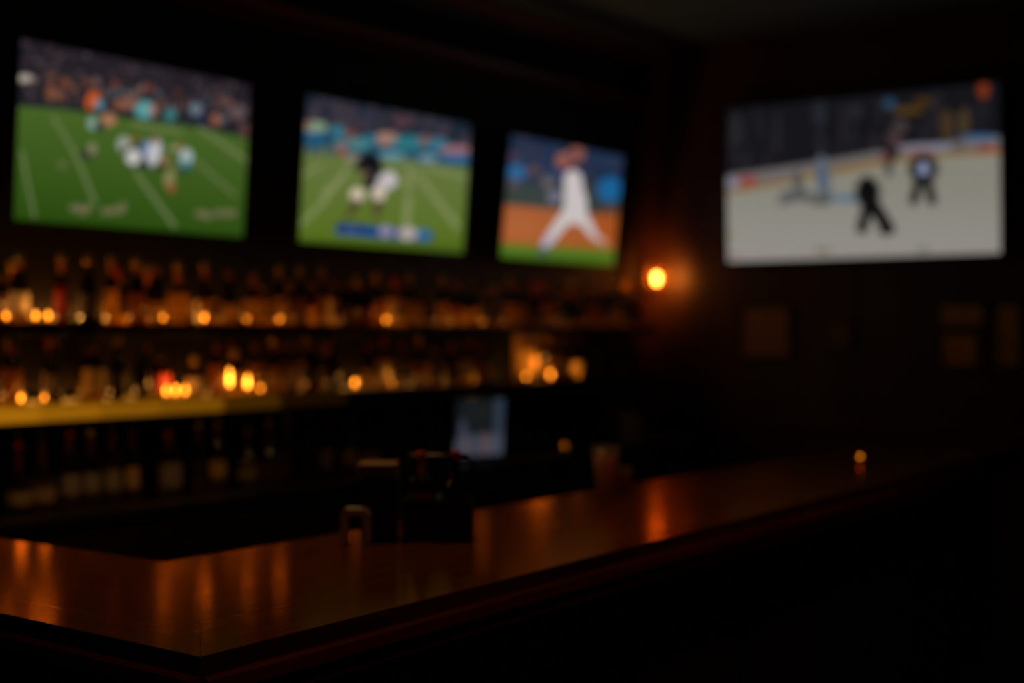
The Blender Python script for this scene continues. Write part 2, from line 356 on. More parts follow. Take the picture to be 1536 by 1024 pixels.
# --- ice hockey
p4 = Pic([(1091, 159), (1497, 125), (1502, 377), (1091, 398)])
p4.put(np.ones_like(p4.X), S(30, 30, 36))
bt = [(1088, 262), (1240, 240), (1360, 219), (1505, 203)]
btf = lambda x: np.interp(x, *zip(*bt))
for i in range(70):
    x = p4.rng.uniform(1090, 1500); t = 159-.084*(x-1091); y = p4.rng.uniform(t, btf(x))
    p4.line(x, y, x+p4.rng.uniform(-3, 3), y+p4.rng.uniform(20, 60), p4.rng.uniform(4, 9), [S(52, 50, 58), S(22, 20, 24), S(64, 56, 58), S(34, 42, 56)][p4.rng.randint(4)], .6)
for (x, y, rx, ry, c) in [(1340, 154, 9, 8, S(50, 96, 130)), (1366, 165, 24, 6, S(110, 82, 34)), (1390, 152, 14, 7, S(90, 62, 26)), (1475, 137, 8, 12, S(170, 70, 32)), (1423, 186, 9, 22, S(96, 72, 46)), (1448, 183, 8, 20, S(100, 80, 54)), (1356, 188, 12, 10, S(92, 80, 82)), (1345, 205, 11, 8, S(96, 78, 76)), (1235, 168, 10, 20, S(50, 56, 66)), (1105, 190, 8, 25, S(56, 54, 56)), (1290, 165, 10, 12, S(54, 52, 56))]:
    p4.ell(x, y, rx, ry, c, .8)
p4.below(bt, S(128, 122, 122), 1)
ice = [(1088, 292), (1180, 275), (1250, 262), (1330, 245), (1400, 236), (1505, 230)]
p4.band([(1088, 282), (1180, 268), (1250, 252), (1330, 236), (1400, 228), (1505, 224)], 16, S(150, 114, 50), 1)
p4.below(ice, S(168, 164, 152), 1)
g = np.clip((p4.Y-270)/120, 0, 1)[..., None]; fld = np.clip((p4.Y-np.interp(p4.X, *zip(*ice)))/3, 0, 1)[..., None]
p4.a[:, :, :] *= np.where(p4.Y < btf(p4.X), .85, 1.0)[..., None]
p4.a = p4.a*(1-fld)+fld*(S(158, 156, 142)*(1-g)+S(174, 170, 164)*g)
for (x, y, rx, ry, c, al) in [(1124, 270, 16, 8, S(170, 70, 66), .9), (1100, 274, 10, 9, S(150, 152, 172), .9), (1395, 220, 44, 5, S(150, 155, 180), .8), (1385, 226, 20, 5, S(170, 110, 105), .6), (1478, 222, 12, 6, S(150, 60, 60), .9), (1470, 206, 26, 4, S(70, 120, 170), .8), (1492, 225, 7, 6, S(170, 100, 50), .9), (1440, 220, 10, 6, S(80, 74, 76), .6),
                             (1203, 270, 9, 17, S(92, 92, 96), .9), (1200, 293, 28, 9, S(88, 90, 94), .9), (1180, 304, 12, 4, S(84, 84, 88), .7), (1238, 243, 8, 12, S(110, 118, 136), .9), (1241, 266, 11, 20, S(92, 112, 136), .95), (1243, 293, 14, 12, S(100, 106, 112), .9), (1235, 303, 18, 5, S(74, 74, 76), .8), (1275, 297, 22, 6, S(90, 128, 158), .9), (1215, 262, 5, 7, S(176, 150, 90), .8),
                             (1343, 226, 11, 16, S(22, 24, 34), .95), (1334, 236, 8, 9, S(120, 60, 54), .8), (1339, 252, 7, 12, S(60, 66, 64), .85), (1350, 212, 8, 8, S(100, 70, 72), .8),
                             (1306, 272, 10, 9, S(26, 24, 28), 1), (1307, 286, 15, 14, S(16, 15, 20), 1), (1312, 303, 11, 12, S(18, 16, 20), 1)]:
    p4.ell(x, y, rx, ry, c, al)
p4.ell(1308, 288, 19, 24, S(12, 12, 15), 1); p4.line(1308, 308, 1299, 343, 17, S(10, 10, 13), 1); p4.line(1316, 306, 1338, 342, 21, S(14, 14, 18), 1); p4.ell(1336, 346, 12, 7, S(28, 26, 28), .95); p4.ell(1300, 346, 9, 4, S(40, 38, 38), .8)
p4.ell(1390, 233, 14, 6, S(96, 60, 56), .9); p4.ell(1390, 252, 22, 20, S(20, 24, 34), 1); p4.ell(1390, 254, 7, 12, S(170, 180, 215), 1)
p4.line(1384, 268, 1376, 300, 14, S(10, 12, 16), 1); p4.line(1396, 268, 1403, 300, 14, S(16, 18, 24), 1); p4.ell(1390, 266, 12, 6, S(16, 18, 24), 1)
p4.band([(1088, 386), (1300, 376), (1505, 366)], 6, S(170, 150, 145), .5)
for x, y, rx, c in [(1240, 378, 14, S(130, 118, 90)), (1102, 388, 10, S(170, 130, 120)), (1390, 374, 10, S(130, 124, 116)), (1097, 355, 8, S(160, 150, 110))]:
    p4.ell(x, y, rx, 5, c, .7)
# --- small till screen
p5 = Pic([(686, 597), (752, 599), (755, 680), (680, 686)], 64, 64)
p5.put(np.ones_like(p5.X), S(24, 30, 34))
p5.ell(715, 615, 22, 22, S(38, 42, 42), .7, 0, 1); p5.line(746, 600, 748, 676, 14, S(62, 74, 92), .85)
p5.below([(678, 662), (700, 650), (760, 648)], S(88, 92, 108), .85, 12)
p5.ell(694, 650, 6, 24, S(86, 88, 112), .7); p5.line(697, 655, 697, 680, 4, S(120, 80, 50), .8); p5.line(716, 652, 716, 676, 3, S(50, 50, 60), .8)
p5.line(728, 650, 730, 676, 6, S(140, 90, 60), .6)

def screen_mesh(name, pic, W, Hh, parent, gain):
    """flat display surface in local XZ, facing -Y, colours stored per face corner"""
    nx, ny = pic.nx, pic.ny
    xs = np.linspace(-W/2, W/2, nx+1); zs = np.linspace(Hh/2, -Hh/2, ny+1)
    V = [(x, 0, z) for z in zs for x in xs]
    Fc = [(j*(nx+1)+i, (j+1)*(nx+1)+i, (j+1)*(nx+1)+i+1, j*(nx+1)+i+1) for j in range(ny) for i in range(nx)]
    me = bpy.data.meshes.new(name); me.from_pydata(V, [], Fc)
    ca = me.color_attributes.new('picture', 'FLOAT_COLOR', 'CORNER')
    cols = np.ones((ny, nx, 4, 4), dtype=np.float32); cols[..., :3] = pic.a[:, :, None, :]
    ca.data.foreach_set('color', cols.ravel())
    m = bpy.data.materials.new(name+'_picture'); m.use_nodes = True; nt = m.node_tree
    b = nt.nodes['Principled BSDF']; b.inputs['Base Color'].default_value = (.004, .004, .004, 1); b.inputs['Roughness'].default_value = .25
    at = nt.nodes.new('ShaderNodeVertexColor'); at.layer_name = 'picture'
    nt.links.new(at.outputs[0], b.inputs['Emission Color']); b.inputs['Emission Strength'].default_value = gain
    return link(name, me, m, parent)
def television(loc, yaw, tilt, W, pic, label, wall_gap, gain=1.0):
    Hh = W*.5625; bz = .014
    root = thing('television', label, 'television', loc, yaw, None)
    t = Matrix.Rotation(tilt, 4, 'X')
    def put(o): o.matrix_local = t @ o.matrix_local; return o
    put(screen_mesh('screen', pic, W, Hh, root, gain))
    bm = bmesh.new()
    for a in ((-W/2-bz, W/2+bz, Hh/2, Hh/2+bz), (-W/2-bz, W/2+bz, -Hh/2-bz, -Hh/2), (-W/2-bz, -W/2, -Hh/2, Hh/2), (W/2, W/2+bz, -Hh/2, Hh/2)):
        add_box(bm, a[0], a[1], -.006, .02, a[2], a[3], .002)
    put(bm_obj('bezel', bm, M_black, root))
    bm = bmesh.new(); add_box(bm, -W/2-.008, W/2+.008, .004, .03, -Hh/2-.008, Hh/2+.008, .006); add_box(bm, -W*.3, W*.3, .03, .05, -Hh*.42, Hh*.15, .008)
    put(bm_obj('back_housing', bm, M_black, root))
    bm = bmesh.new(); add_box(bm, -.16, .16, wall_gap-.012, wall_gap-.001, -.13, .10, .002)
    add_box(bm, -.12, -.09, .045, wall_gap-.01, -.10, .07); add_box(bm, .09, .12, .045, wall_gap-.01, -.10, .07)
    bm_obj('wall_bracket', bm, M_steel, root)
    return root
television((3.881, 4.72, 1.57+.768), -(-.0312), .069, 1.218, p1, 'television showing a green football field seen from high up, leftmost on the back wall', .132, .64)
television((5.4505, 4.717, 1.57+.769), -.0194, .079, 1.228, p2, 'television with a football player in close-up and a blue score strip, above the shelves', .136, .70)
television((7.038, 4.7186, 1.57+.760), .0105, .1086, 1.222, p3, 'television showing a baseball pitcher in white on orange dirt, beside the corner', .134, .74)
television((8.05, 3.320, 1.57+.919), -PI/2, .030, 1.70, p4, 'large television showing ice hockey, alone on the right-hand wall', .106, .66)

# ------------------------------------------------------------------ the bar the camera stands at
TZ = 1.07
bar = thing('bar_counter', 'glossy reddish-brown wooden bar counter turning a corner in the foreground', 'bar counter', (0, 0, 0))
XE = 6.75
A = (1.486, 1.672); B = (2.055, 2.425); OE = (XE, 1.86); IE = (XE, 2.425)
WO = (1.60, 4.2); WI = (2.065, 4.2)
J = (2.16, 2.425)       # inner end of the joint between the two tops
prism('countertop', [A, OE, IE, J], TZ-.03, TZ, M_bar_x, bar, .0008)
prism('countertop', [A, J, B, WI, WO], TZ-.03, TZ, M_bar_y, bar, .0008)
def offset_line(a, b, d):
    v = Vector((b[0]-a[0], b[1]-a[1])).normalized(); n = Vector((v.y, -v.x))*d
    return n
# nosing: a rounded band under and around the outer edge (run, then wing)
def nosing(a, b, out, parent, m):
    v = Vector((b[0]-a[0], b[1]-a[1])).normalized(); n = Vector((v.y, -v.x))*out
    prof = [(-.02, -.031), (.010, -.031), (.016, -.036), (.016, -.058), (.008, -.066), (.000, -.070), (.000, -.092), (-.006, -.098), (-.02, -.098)]
    bm = bmesh.new(); R = []
    for p in (a, b):
        R.append([bm.verts.new((p[0]+n.x/abs(out)*d, p[1]+n.y/abs(out)*d, TZ+z)) for d, z in prof])
    k = len(prof)
    for i in range(k): bm.faces.new((R[0][i], R[0][(i+1) % k], R[1][(i+1) % k], R[1][i]))
    bm.faces.new(R[0][::-1]); bm.faces.new(R[1]); bmesh.ops.recalc_face_normals(bm, faces=bm.faces[:])
    return bm_obj('nosing', bm, m, parent)
nosing(A, OE, 1, bar, M_nose); nosing(A, WO, -1, bar, M_nose)
# body under the top with raised panels
def body_panels():
    prism('carcass', [(1.70, 1.88), (XE-.1, 2.05), (XE-.1, 2.36), (2.03, 2.36), (2.03, 4.2), (1.78, 4.2)], .1, TZ-.032, M_panel, bar)
    prism('plinth', [(1.74, 1.92), (XE-.14, 2.09), (XE-.14, 2.34), (2.0, 2.34), (2.0, 4.18), (1.82, 4.18)], .0, .1, M_shelf, bar)
    L = XE-.1-1.70; sl = (2.05-1.88)/L; n = 7
    for i in range(n):
        xa = 1.72+i*(L-.04)/n+.05; xb = 1.72+(i+1)*(L-.04)/n-.05
        bm = bmesh.new(); add_box(bm, 0, xb-xa, -.018, -.001, .22, .9, .008)
        o = bm_obj('front_panel', bm, M_panel, bar); o.location = (xa, 1.88+(xa-1.70)*sl, 0); o.rotation_euler = (0, 0, math.atan(sl))
    tube('foot_rail', [(1.62, 1.70, .2), (XE-.1, 1.88, .2)], .022, M_brass, bar)
body_panels()

# ------------------------------------------------------------------ back bar: cabinet, lit ledge, upper shelf
BX0, BX1 = 2.3, 7.75
cab = thing('back_bar_cabinet', 'long dark wooden cabinet along the back wall under the bottle shelves', 'cabinet', (0, 0, 0))
box('carcass', BX0, BX1, 4.26, 4.855, .08, .88, M_cab, cab); box('plinth', BX0, BX1, 4.30, 4.855, 0, .08, M_shelf, cab)
box('worktop', BX0-.02, BX1+.02, 4.22, 4.858, .88, .92, M_shelf, cab, .004)
nd = 9
for i in range(nd):
    xa = BX0+(BX1-BX0)*i/nd+.01; xb = BX0+(BX1-BX0)*(i+1)/nd-.01
    d = box('door', xa, xb, 4.238, 4.259, .12, .86, M_cab, cab, .004)
    tube('handle', [(xb-.05, 4.236, .55), (xb-.05, 4.215, .56), (xb-.05, 4.215, .66), (xb-.05, 4.236, .67)], .005, M_steel, d)
LZ = 1.30     # ledge top
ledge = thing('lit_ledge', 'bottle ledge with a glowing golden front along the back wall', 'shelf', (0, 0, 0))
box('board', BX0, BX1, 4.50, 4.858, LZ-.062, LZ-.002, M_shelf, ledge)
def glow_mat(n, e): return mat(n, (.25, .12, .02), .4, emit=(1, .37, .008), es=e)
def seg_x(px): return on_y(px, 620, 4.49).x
for i, (a, b, e) in enumerate([(-60, 60, .34), (60, 150, .27), (150, 240, .21), (240, 335, .17), (335, 420, .045), (420, 520, .008)]):  # light falloff towards the right put into the emission of each section
    box('faded_glow_panel', seg_x(a), seg_x(b)-.002, 4.488, 4.499, LZ-.062, LZ-.006, glow_mat('glow_fade_%d' % i, e), ledge)
    box('faded_glow_top', seg_x(a), seg_x(b)-.002, 4.488, 4.855, LZ-.0015, LZ, glow_mat('glow_fade_top_%d' % i, e*.6), ledge)
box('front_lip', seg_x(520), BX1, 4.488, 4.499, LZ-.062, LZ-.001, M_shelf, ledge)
UZ = 1.602
shelf = thing('bottle_shelf', 'dark upper bottle shelf on the back wall below the televisions', 'shelf', (0, 0, 0))
box('board', BX0, BX1, 4.50, 4.858, UZ-.045, UZ, M_shelf, shelf, .003)
for x in (2.5, 3.6, 4.7, 5.8, 7.6):
    bm = bmesh.new(); add_box(bm, x-.010, x+.010, 4.80, 4.857, UZ-.16, UZ-.046); bm_obj('bracket', bm, M_shelf, shelf)
DX = on_y(770, 565, 4.52).x
div = tag(box('shelf_divider', DX-.03, DX, 4.52, 4.857, LZ+.001, UZ-.0455, M_shelf), 'dark upright board beside the brightly lit niche on the ledge', 'divider')

# warm strips added at the back of the shelves to backlight the bottles
def add_backlight(x0, x1, z, pw, col=WARM, y=4.80, parent=None, rot=(PI, 0, 0)):
    o = area('backlight_area', ((x0+x1)/2, y, z), rot, x1-x0, .02, pw, col, parent); return o
strip = thing('added_strip', 'thin warm light strip added to backlight the bottles on the upper shelf', 'light strip', (0, 0, 0))
box('channel', BX0+.05, BX1-.05, 4.835, 4.855, UZ, UZ+.010, M_black, strip)
add_backlight(2.6, 4.2, UZ+.022, 4.6, parent=strip, y=4.845, rot=(PI*1.22, 0, 0)); add_backlight(4.2, 7.6, UZ+.022, 4.2, parent=strip, y=4.845, rot=(PI*1.22, 0, 0))
strip2 = thing('added_strip', 'thin warm light strip added to backlight the bottles on the glowing ledge', 'light strip', (0, 0, 0))
box('channel', BX0+.05, DX-.04, 4.835, 4.855, LZ, LZ+.010, M_black, strip2)
add_backlight(2.6, 6.3, LZ+.022, 2.6, parent=strip2, y=4.845, rot=(PI*1.22, 0, 0))

# ------------------------------------------------------------------ bottles
def P_round(): return [(.030, 0), (.037, .004), (.038, .02), (.038, .155), (.036, .175), (.028, .198), (.017, .215), (.0135, .228), (.013, .262), (.0145, .266), (.0145, .272)]
def fine(p):
    out = [p[0]]
    for (a, b), (c, d) in zip(p, p[1:]):
        n = max(1, int((d-b)/.012))
        for i in range(1, n+1): out.append((a+(c-a)*i/n, b+(d-b)*i/n))
    return out
def P_slim(): return [(.026, 0), (.030, .004), (.031, .02), (.031, .17), (.027, .195), (.015, .225), (.0125, .24), (.012, .285), (.014, .288), (.014, .295)]
def P_bulb(): return [(.030, 0), (.044, .01), (.050, .04), (.050, .075), (.044, .11), (.028, .145), (.016, .165), (.013, .19), (.0125, .235), (.015, .238), (.015, .245)]
def P_square(): return [(.034, 0), (.037, .004), (.037, .135), (.034, .150), (.020, .163), (.014, .170), (.0135, .200), (.016, .203), (.016, .21)]
def P_flask(): return [(.036, 0), (.042, .006), (.043, .10), (.041, .12), (.030, .14), (.016, .152), (.014, .185), (.016, .188), (.016, .193)]
SH = {'round': (fine(P_round()), 0, (.05, .125), 'round-shouldered'), 'slim': (fine(P_slim()), 0, (.05, .14), 'slim tall'),
      'bulb': (fine(P_bulb()), 0, (.03, .08), 'round-bellied long-necked'), 'square': (fine(P_square()), 1, (.03, .115), 'square-shouldered'),
      'flask': (fine(P_flask()), .3, (.03, .09), 'short broad')}
GL = {'amber': M_amber, 'brown': M_brown, 'clear': M_clear, 'olive': M_green, 'black': M_dark, 'red': M_redg}
LB = {'cream': M_cream, 'gold': mat('gold_paper', (.8, .48, .12), .5), 'red': mat('red_paper', (.32, .015, .01), .6), 'dark': mat('dark_paper', (.05, .03, .02), .6), 'grey': mat('grey_paper', (.42, .33, .25), .6)}
CP = {'black': M_black, 'red': mat('red_cap', (.5, .02, .015), .4), 'gold': mat('gold_cap', (.6, .35, .08), .35, .8), 'steel': M_steel}
GLOW_TOP = (.62, .45, .75, .55, .68)
M_neck = bottle_glass('neck_glow_glass', (.9, .42, .10), .5)
protos = {}
def label_band(prof, z0, z1, sq, mat_, root):
    rad = lambda z: np.interp(z, [b for a, b in prof], [a for a, b in prof])
    zz = [z0+(z1-z0)*i/5 for i in range(6)]
    return lathe('label', [(float(rad(z))+.0008, z) for z in zz], mat_, root, seg=20, sq=sq, arc=(-PI*1.0, -PI*.0))
def bottle(shape, glass, lab, cap, loc, text, group, sc_=1.0, rz=0, spout=False):
    key = (shape, glass, lab, cap, spout)
    if key in protos:
        return dup(protos[key], loc, rz, text, (sc_, sc_, sc_))
    prof, sq, lz, _ = SH[shape]
    root = thing('bottle', text, 'bottle', loc, rz, group); root.scale = (sc_,)*3
    gb = lathe('glass_body', prof, GL[glass], root, seg=28, sq=sq)
    if glass != 'black':       # refracted glow put into the colours: bright liquid, dark shoulder, bright neck
        gb.data.materials.append(M_dark); gb.data.materials.append(M_neck)
        nb_ = next(z for r_, z in prof if z > .08 and r_ < .018)
        fill = nb_*GLOW_TOP[len(protos) % 5]
        for p_ in gb.data.polygons:
            z_ = p_.center.z
            if z_ > nb_: p_.material_index = 2
            elif z_ > fill: p_.material_index = 1
    if lab: label_band(prof, lz[0], lz[1], sq, LB[lab], root)
    r, h = prof[-1]
    if spout:
        o = lathe('pourer', [(r*.95, h), (r*.95, h+.008), (.006, h+.016), (.004, h+.02)], CP[cap], root, seg=12)
        tube('spout', [(0, 0, h+.018), (0, -.003, h+.035), (0, -.014, h+.052)], .0032, M_steel, o, 8)
    else:
        lathe('cap', [(r+.002, h-.020), (r+.003, h-.018), (r+.003, h+.016), (r+.001, h+.018)], CP[cap], root, seg=16)
    protos[key] = root
    return root
ORD = ['first', 'second', 'third', 'fourth', 'fifth', 'sixth', 'seventh', 'eighth', 'ninth', 'tenth', 'eleventh', 'twelfth', 'thirteenth', 'fourteenth', 'fifteenth', 'sixteenth', 'seventeenth', 'eighteenth', 'nineteenth', 'twentieth']
ORD += ['twenty-'+o for o in ORD[:9]] + ['thirtieth'] + ['thirty-'+o for o in ORD[:9]] + ['fortieth'] + ['forty-'+o for o in ORD[:9]] + ['fiftieth'] + ['fifty-'+o for o in ORD[:9]]
def desc(shape, glass, lab, cap):
    return f"{SH[shape][3]} {glass} bottle"
used_keep = []
def row(name, z, y, specs, group, xr, fill_from, step=.1, kinds=None, spout=False, blocked=(), prob=1.0, hmax=.34):
    """explicit bottles (x along wall, shape, glass, label, cap, scale), then evenly filled to the end of the row"""
    L = list(specs)
    x = fill_from
    kk = kinds or [('round', 'amber'), ('slim', 'brown'), ('square', 'amber'), ('bulb', 'brown'), ('round', 'brown'), ('flask', 'amber'), ('slim', 'olive'), ('round', 'clear')]
    while x < xr:
        if random.random() < prob:
            s, g_ = random.choice(kk)
            L.append((x, s, g_, random.choice(['cream', 'gold', 'dark', 'dark', None]), random.choice(['black', 'gold', 'red', 'black']), random.uniform(.88, 1.1)))
        x += step*random.uniform(.92, 1.2)
    out = []; last = -9
    for t in sorted(L, key=lambda t: t[0]):
        if t[0]-last < .088 or any(a < t[0] < b for a, b in blocked): continue
        out.append(t); last = t[0]
    for i, (x, s, g_, lb, cp, k) in enumerate(out):
        rz = random.uniform(-.25, .25)-.5 if s != 'square' else random.uniform(-.1, .1)
        k = min(k, hmax/(SH[s][0][-1][1]+(.055 if spout else .019)))
        text = f"{desc(s, g_, lb, cp)}, {ORD[i]} from the left in the {name}"
        bottle(s, g_, lb, cp, (x, y+random.uniform(-.008, .008), z), text, group, k, rz, spout)
    return out
def sx(px, y, py=450): return on_y(px, py, y).x
YF, YB = 4.60, 4.745
BLK = ((DX-.08, DX+.42),)
# candle positions (photo column, depth, level, flame size)
cand_up = [(10, 4.525, .55), (54, 4.525, .8), (73, 4.525, .8), (245, 4.525, .4), (307, 4.525, .8), (371, 4.525, .25), (420, 4.525, .4), (580, 4.525, .6), (725, 4.525, .12)]
cand_lo = [(32, 4.525, .8), (67, 4.535, .4), (250, 4.525, 1.2), (264, 4.525, 1.3), (278, 4.525, 1.1), (345, 4.525, 3.0), (372, 4.525, 2.2), (391, 4.535, .5), (533, 4.525, 1.1), (588, 4.535, .2), (712, 4.525, .1), (790, 4.525, .6), (826, 4.525, 1.3), (868, 4.525, .15)]
up = [(sx(-8, YF), 'flask', 'brown', 'dark', 'black', 1), (sx(30, YF), 'round', 'clear', 'grey', 'steel', 1.0), (sx(60, YF), 'square', 'amber', None, 'gold', 1.05), (sx(93, YF), 'slim', 'red', 'red', 'gold', 1.05),
      (sx(132, YF), 'round', 'black', 'dark', 'gold', .95), (sx(168, YF), 'slim', 'amber', None, 'gold', .92), (sx(204, YF), 'round', 'brown', None, 'gold', .98), (sx(237, YF), 'round', 'amber', None, 'black', .92),
      (sx(268, YF), 'bulb', 'amber', None, 'gold', 1), (sx(307, YF), 'slim', 'brown', None, 'gold', .95), (sx(345, YF), 'round', 'amber', None, 'black', .9), (sx(380, YF), 'bulb', 'amber', None, 'black', 1), (sx(419, YF), 'round', 'amber', None, 'gold', .95),
      (sx(450, YF), 'round', 'brown', None, 'gold', .95), (sx(485, YF), 'slim', 'amber', None, 'gold', .9), (sx(520, YF), 'square', 'brown', None, 'black', 1.0), (sx(545, YF), 'square', 'brown', None, 'black', 1.0), (sx(615, YF), 'round', 'amber', None, 'gold', .9)]
row('front row of the upper shelf', UZ, YF, up, 'bottles in the front row of the upper shelf', 7.7, sx(640, YF), .115, hmax=.268)
row('back row of the upper shelf', UZ, YB, [], 'bottles in the back row of the upper shelf', 7.7, 2.95, .15, prob=.6, hmax=.27)
yl = lambda px: sx(px, YF, 590)
lo = [(yl(-10), 'slim', 'brown', 'dark', 'black', .95), (yl(22), 'round', 'brown', None, 'black', .9), (yl(52), 'slim', 'brown', None, 'gold', .92), (yl(80), 'round', 'black', 'dark', 'gold', .9), (yl(106), 'slim', 'olive', 'gold', 'black', .85), (yl(138), 'square', 'amber', 'gold', 'black', 1.15),
      (yl(178), 'round', 'black', 'dark', 'gold', .9), (yl(215), 'round', 'black', None, 'black', .85), (yl(242), 'square', 'brown', 'red', 'black', .85), (yl(289), 'flask', 'clear', 'cream', 'gold', .8), (yl(325), 'round', 'brown', None, 'black', .85),
      (yl(352), 'flask', 'amber', None, 'gold', .95), (yl(382), 'round', 'brown', None, 'black', .85), (yl(410), 'round', 'amber', None, 'gold', .88), (yl(435), 'round', 'brown', None, 'black', .88), (yl(470), 'round', 'red', 'dark', 'black', .95), (yl(500), 'round', 'black', None, 'black', .85), (yl(550), 'round', 'amber', None, 'black', .85)]
row('front row of the lit ledge', LZ, YF, lo, 'bottles in the front row of the ledge', 7.6, yl(575), .12, blocked=BLK, hmax=.25)
row('back row of the lit ledge', LZ, YB, [], 'bottles in the back row of the ledge', 7.6, 2.95, .15, prob=.6, blocked=BLK, hmax=.25)
YC = 4.45
yb = lambda px: sx(px, YC, 740)
bt_ = [(yb(26), 'bulb', 'brown', 'cream', 'red', .95), (yb(65), 'bulb', 'amber', 'cream', 'black', 1.0), (yb(105), 'round', 'clear', 'grey', 'red', .98), (yb(137), 'round', 'clear', 'grey', 'gold', .95), (yb(168), 'round', 'clear', 'grey', 'black', .97), (yb(200), 'slim', 'brown', 'gold', 'black', .95),
       (yb(253), 'square', 'clear', 'grey', 'red', 1.1), (yb(300), 'slim', 'amber', 'dark', 'gold', .95), (yb(328), 'round', 'amber', 'gold', 'gold', 1.0), (yb(372), 'bulb', 'amber', 'cream', 'gold', .9), (yb(402), 'bulb', 'amber', None, 'gold', 1), (yb(430), 'slim', 'brown', None, 'gold', 1.0), (yb(466), 'flask', 'olive', None, 'black', .9)]
row('row on the lower worktop', .92, YC, bt_, 'bottles on the lower worktop', sx(640, YC, 740), yb(490), .13, spout=True, hmax=.31)

# ------------------------------------------------------------------ small candles in glass cups
cproto = {}
def candle(loc, k, text):
    kk = round(k, 2)
    if 'c' not in cproto:
        root = thing('candle_holder', text, 'candle', loc, 0, 'small candles in glass cups on the shelves')
        lathe('glass_cup', [(.018, 0), (.0205, .003), (.022, .038), (.0208, .038), (.0192, .006), (.001, .006)], M_glass, root, seg=20)
        wx = lathe('wax', [(.0185, .0065), (.0192, .016), (.002, .015)], M_wax, root, seg=18)
        lathe('flame', [(.0012, .016), (.0052, .022), (.0056, .027), (.003, .036), (.0004, .046)], M_flame, wx, seg=10)
        cproto['c'] = root
        r = root
    else:
        r = dup(cproto['c'], loc, 0, text)
    for ch in list(r.children):
        if ch.type == 'LIGHT' and r is not cproto['c']: bpy.data.objects.remove(ch)
    for ch in r.children:
        for fl in ch.children:
            f = min(k**.5, 1.15); fl.scale = (f, f, k/f/f*f if k > 1.3 else f)
            fl.location.z = .016*(1-f)
    return r
for lst, z, nm in ((cand_up, UZ, 'upper shelf'), (cand_lo, LZ, 'lit ledge')):
    lst = sorted(lst); last = -9; i = 0
    for (px, y, k) in lst:
        p = on_y(px, 480 if z == UZ else 590, y)
        if p.x-last < .05: p.x = last+.05
        last = p.x
        o = candle((p.x, y+.002, z), k, f"small burning candle in a glass cup, {ORD[i]} from the left on the {nm}"); i += 1
        point('candle_light', (0, 0, .06), .05+.11*k, WARM, o, .012)

# ------------------------------------------------------------------ amber niche lamp on the ledge, right of the divider
nlx = on_y(792, 565, 4.64).x
nl = thing('niche_lamp', 'small amber glass lamp glowing in the niche right of the upright board', 'lamp', (nlx, 4.64, LZ))
lathe('base', [(.035, 0), (.04, .004), (.04, .010), (.014, .014), (.012, .024)], M_brass, nl, seg=20)
lathe('shade', [(.030, .024), (.050, .04), (.054, .12), (.044, .165), (.030, .172)], mat('amber_shade', (.8, .4, .1), .4, emit=(1, .24, .01), es=.32), nl, seg=24)
point('lamp_light', (.0, -.075, .10), .22, WARM, nl, .03)
point('lamp_light', (.10, 0, .12), .5, WARM, nl, .03)
tag(box('added_glow_board', DX+.002, 7.58, 4.847, 4.8585, LZ+.001, UZ-.046, noisy('golden_panel', (.55, .30, .10), (.35, .18, .06), (14, 14, 14), 4, .5)), 'golden-brown board added to brighten the lit niche, right of the upright divider', 'wall board')  # paler board added so the dark niche wall catches more light

# ------------------------------------------------------------------ wall lamp in the corner
sp = on_y(985, 416, 4.62)
wl = thing('wall_lamp', 'glowing amber wall lamp near the corner, right of the baseball television', 'lamp', (sp.x, 4.858, sp.z))
shade_mat = bpy.data.materials.new('amber_shade_glass'); shade_mat.use_nodes = True
_n = shade_mat.node_tree; _o = _n.nodes['Material Output']
_a = _n.nodes.new('ShaderNodeBsdfTransparent'); _a.inputs[0].default_value = (1, .9, .75, 1)
_b = _n.nodes.new('ShaderNodeBsdfTranslucent'); _b.inputs[0].default_value = (1, .42, .10, 1)
_m = _n.nodes.new('ShaderNodeMixShader'); _m.inputs[0].default_value = .22
_n.links.new(_a.outputs[0], _m.inputs[1]); _n.links.new(_b.outputs[0], _m.inputs[2]); _n.links.new(_m.outputs[0], _o.inputs[0])
o = lathe('wall_plate', [(.055, 0), (.055, .012), (.04, .02), (.012, .026)], M_brass, wl, seg=24); o.rotation_euler = (PI/2, 0, 0); o.location = (0, 0, -.06)
tube('arm', [(0, -.02, -.06), (0, -.10, -.085), (0, -.17, -.09), (0, -.225, -.085), (0, -.238, -.06)], .008, M_brass, wl)
lathe('bulb', [(.008, -.048), (.011, -.034), (.017, -.018), (.0205, .000), (.017, .014), (.009, .022), (.001, .024)], M_bulb, wl, seg=24, cy=-.238)
lathe('socket', [(.012, -.07), (.014, -.066), (.014, -.046), (.010, -.042)], M_brass, wl, seg=16, cy=-.238)
lathe('glass_shade', [(.030, -.062), (.058, -.05), (.070, -.02), (.072, .02), (.060, .055), (.045, .07)], shade_mat, wl, seg=28, cy=-.238)
sl = bpy.data.lights.new('wall_wash', 'SPOT'); sl.energy = 5.5; sl.color = (1, .30, .04); sl.spot_size = 2.9; sl.spot_blend = .6; sl.shadow_soft_size = .02
so = bpy.data.objects.new('wall_wash', sl); C.objects.link(so); so.parent = wl; so.location = (.03, -.20, .01); so.rotation_euler = (PI/2, 0, -1.15)

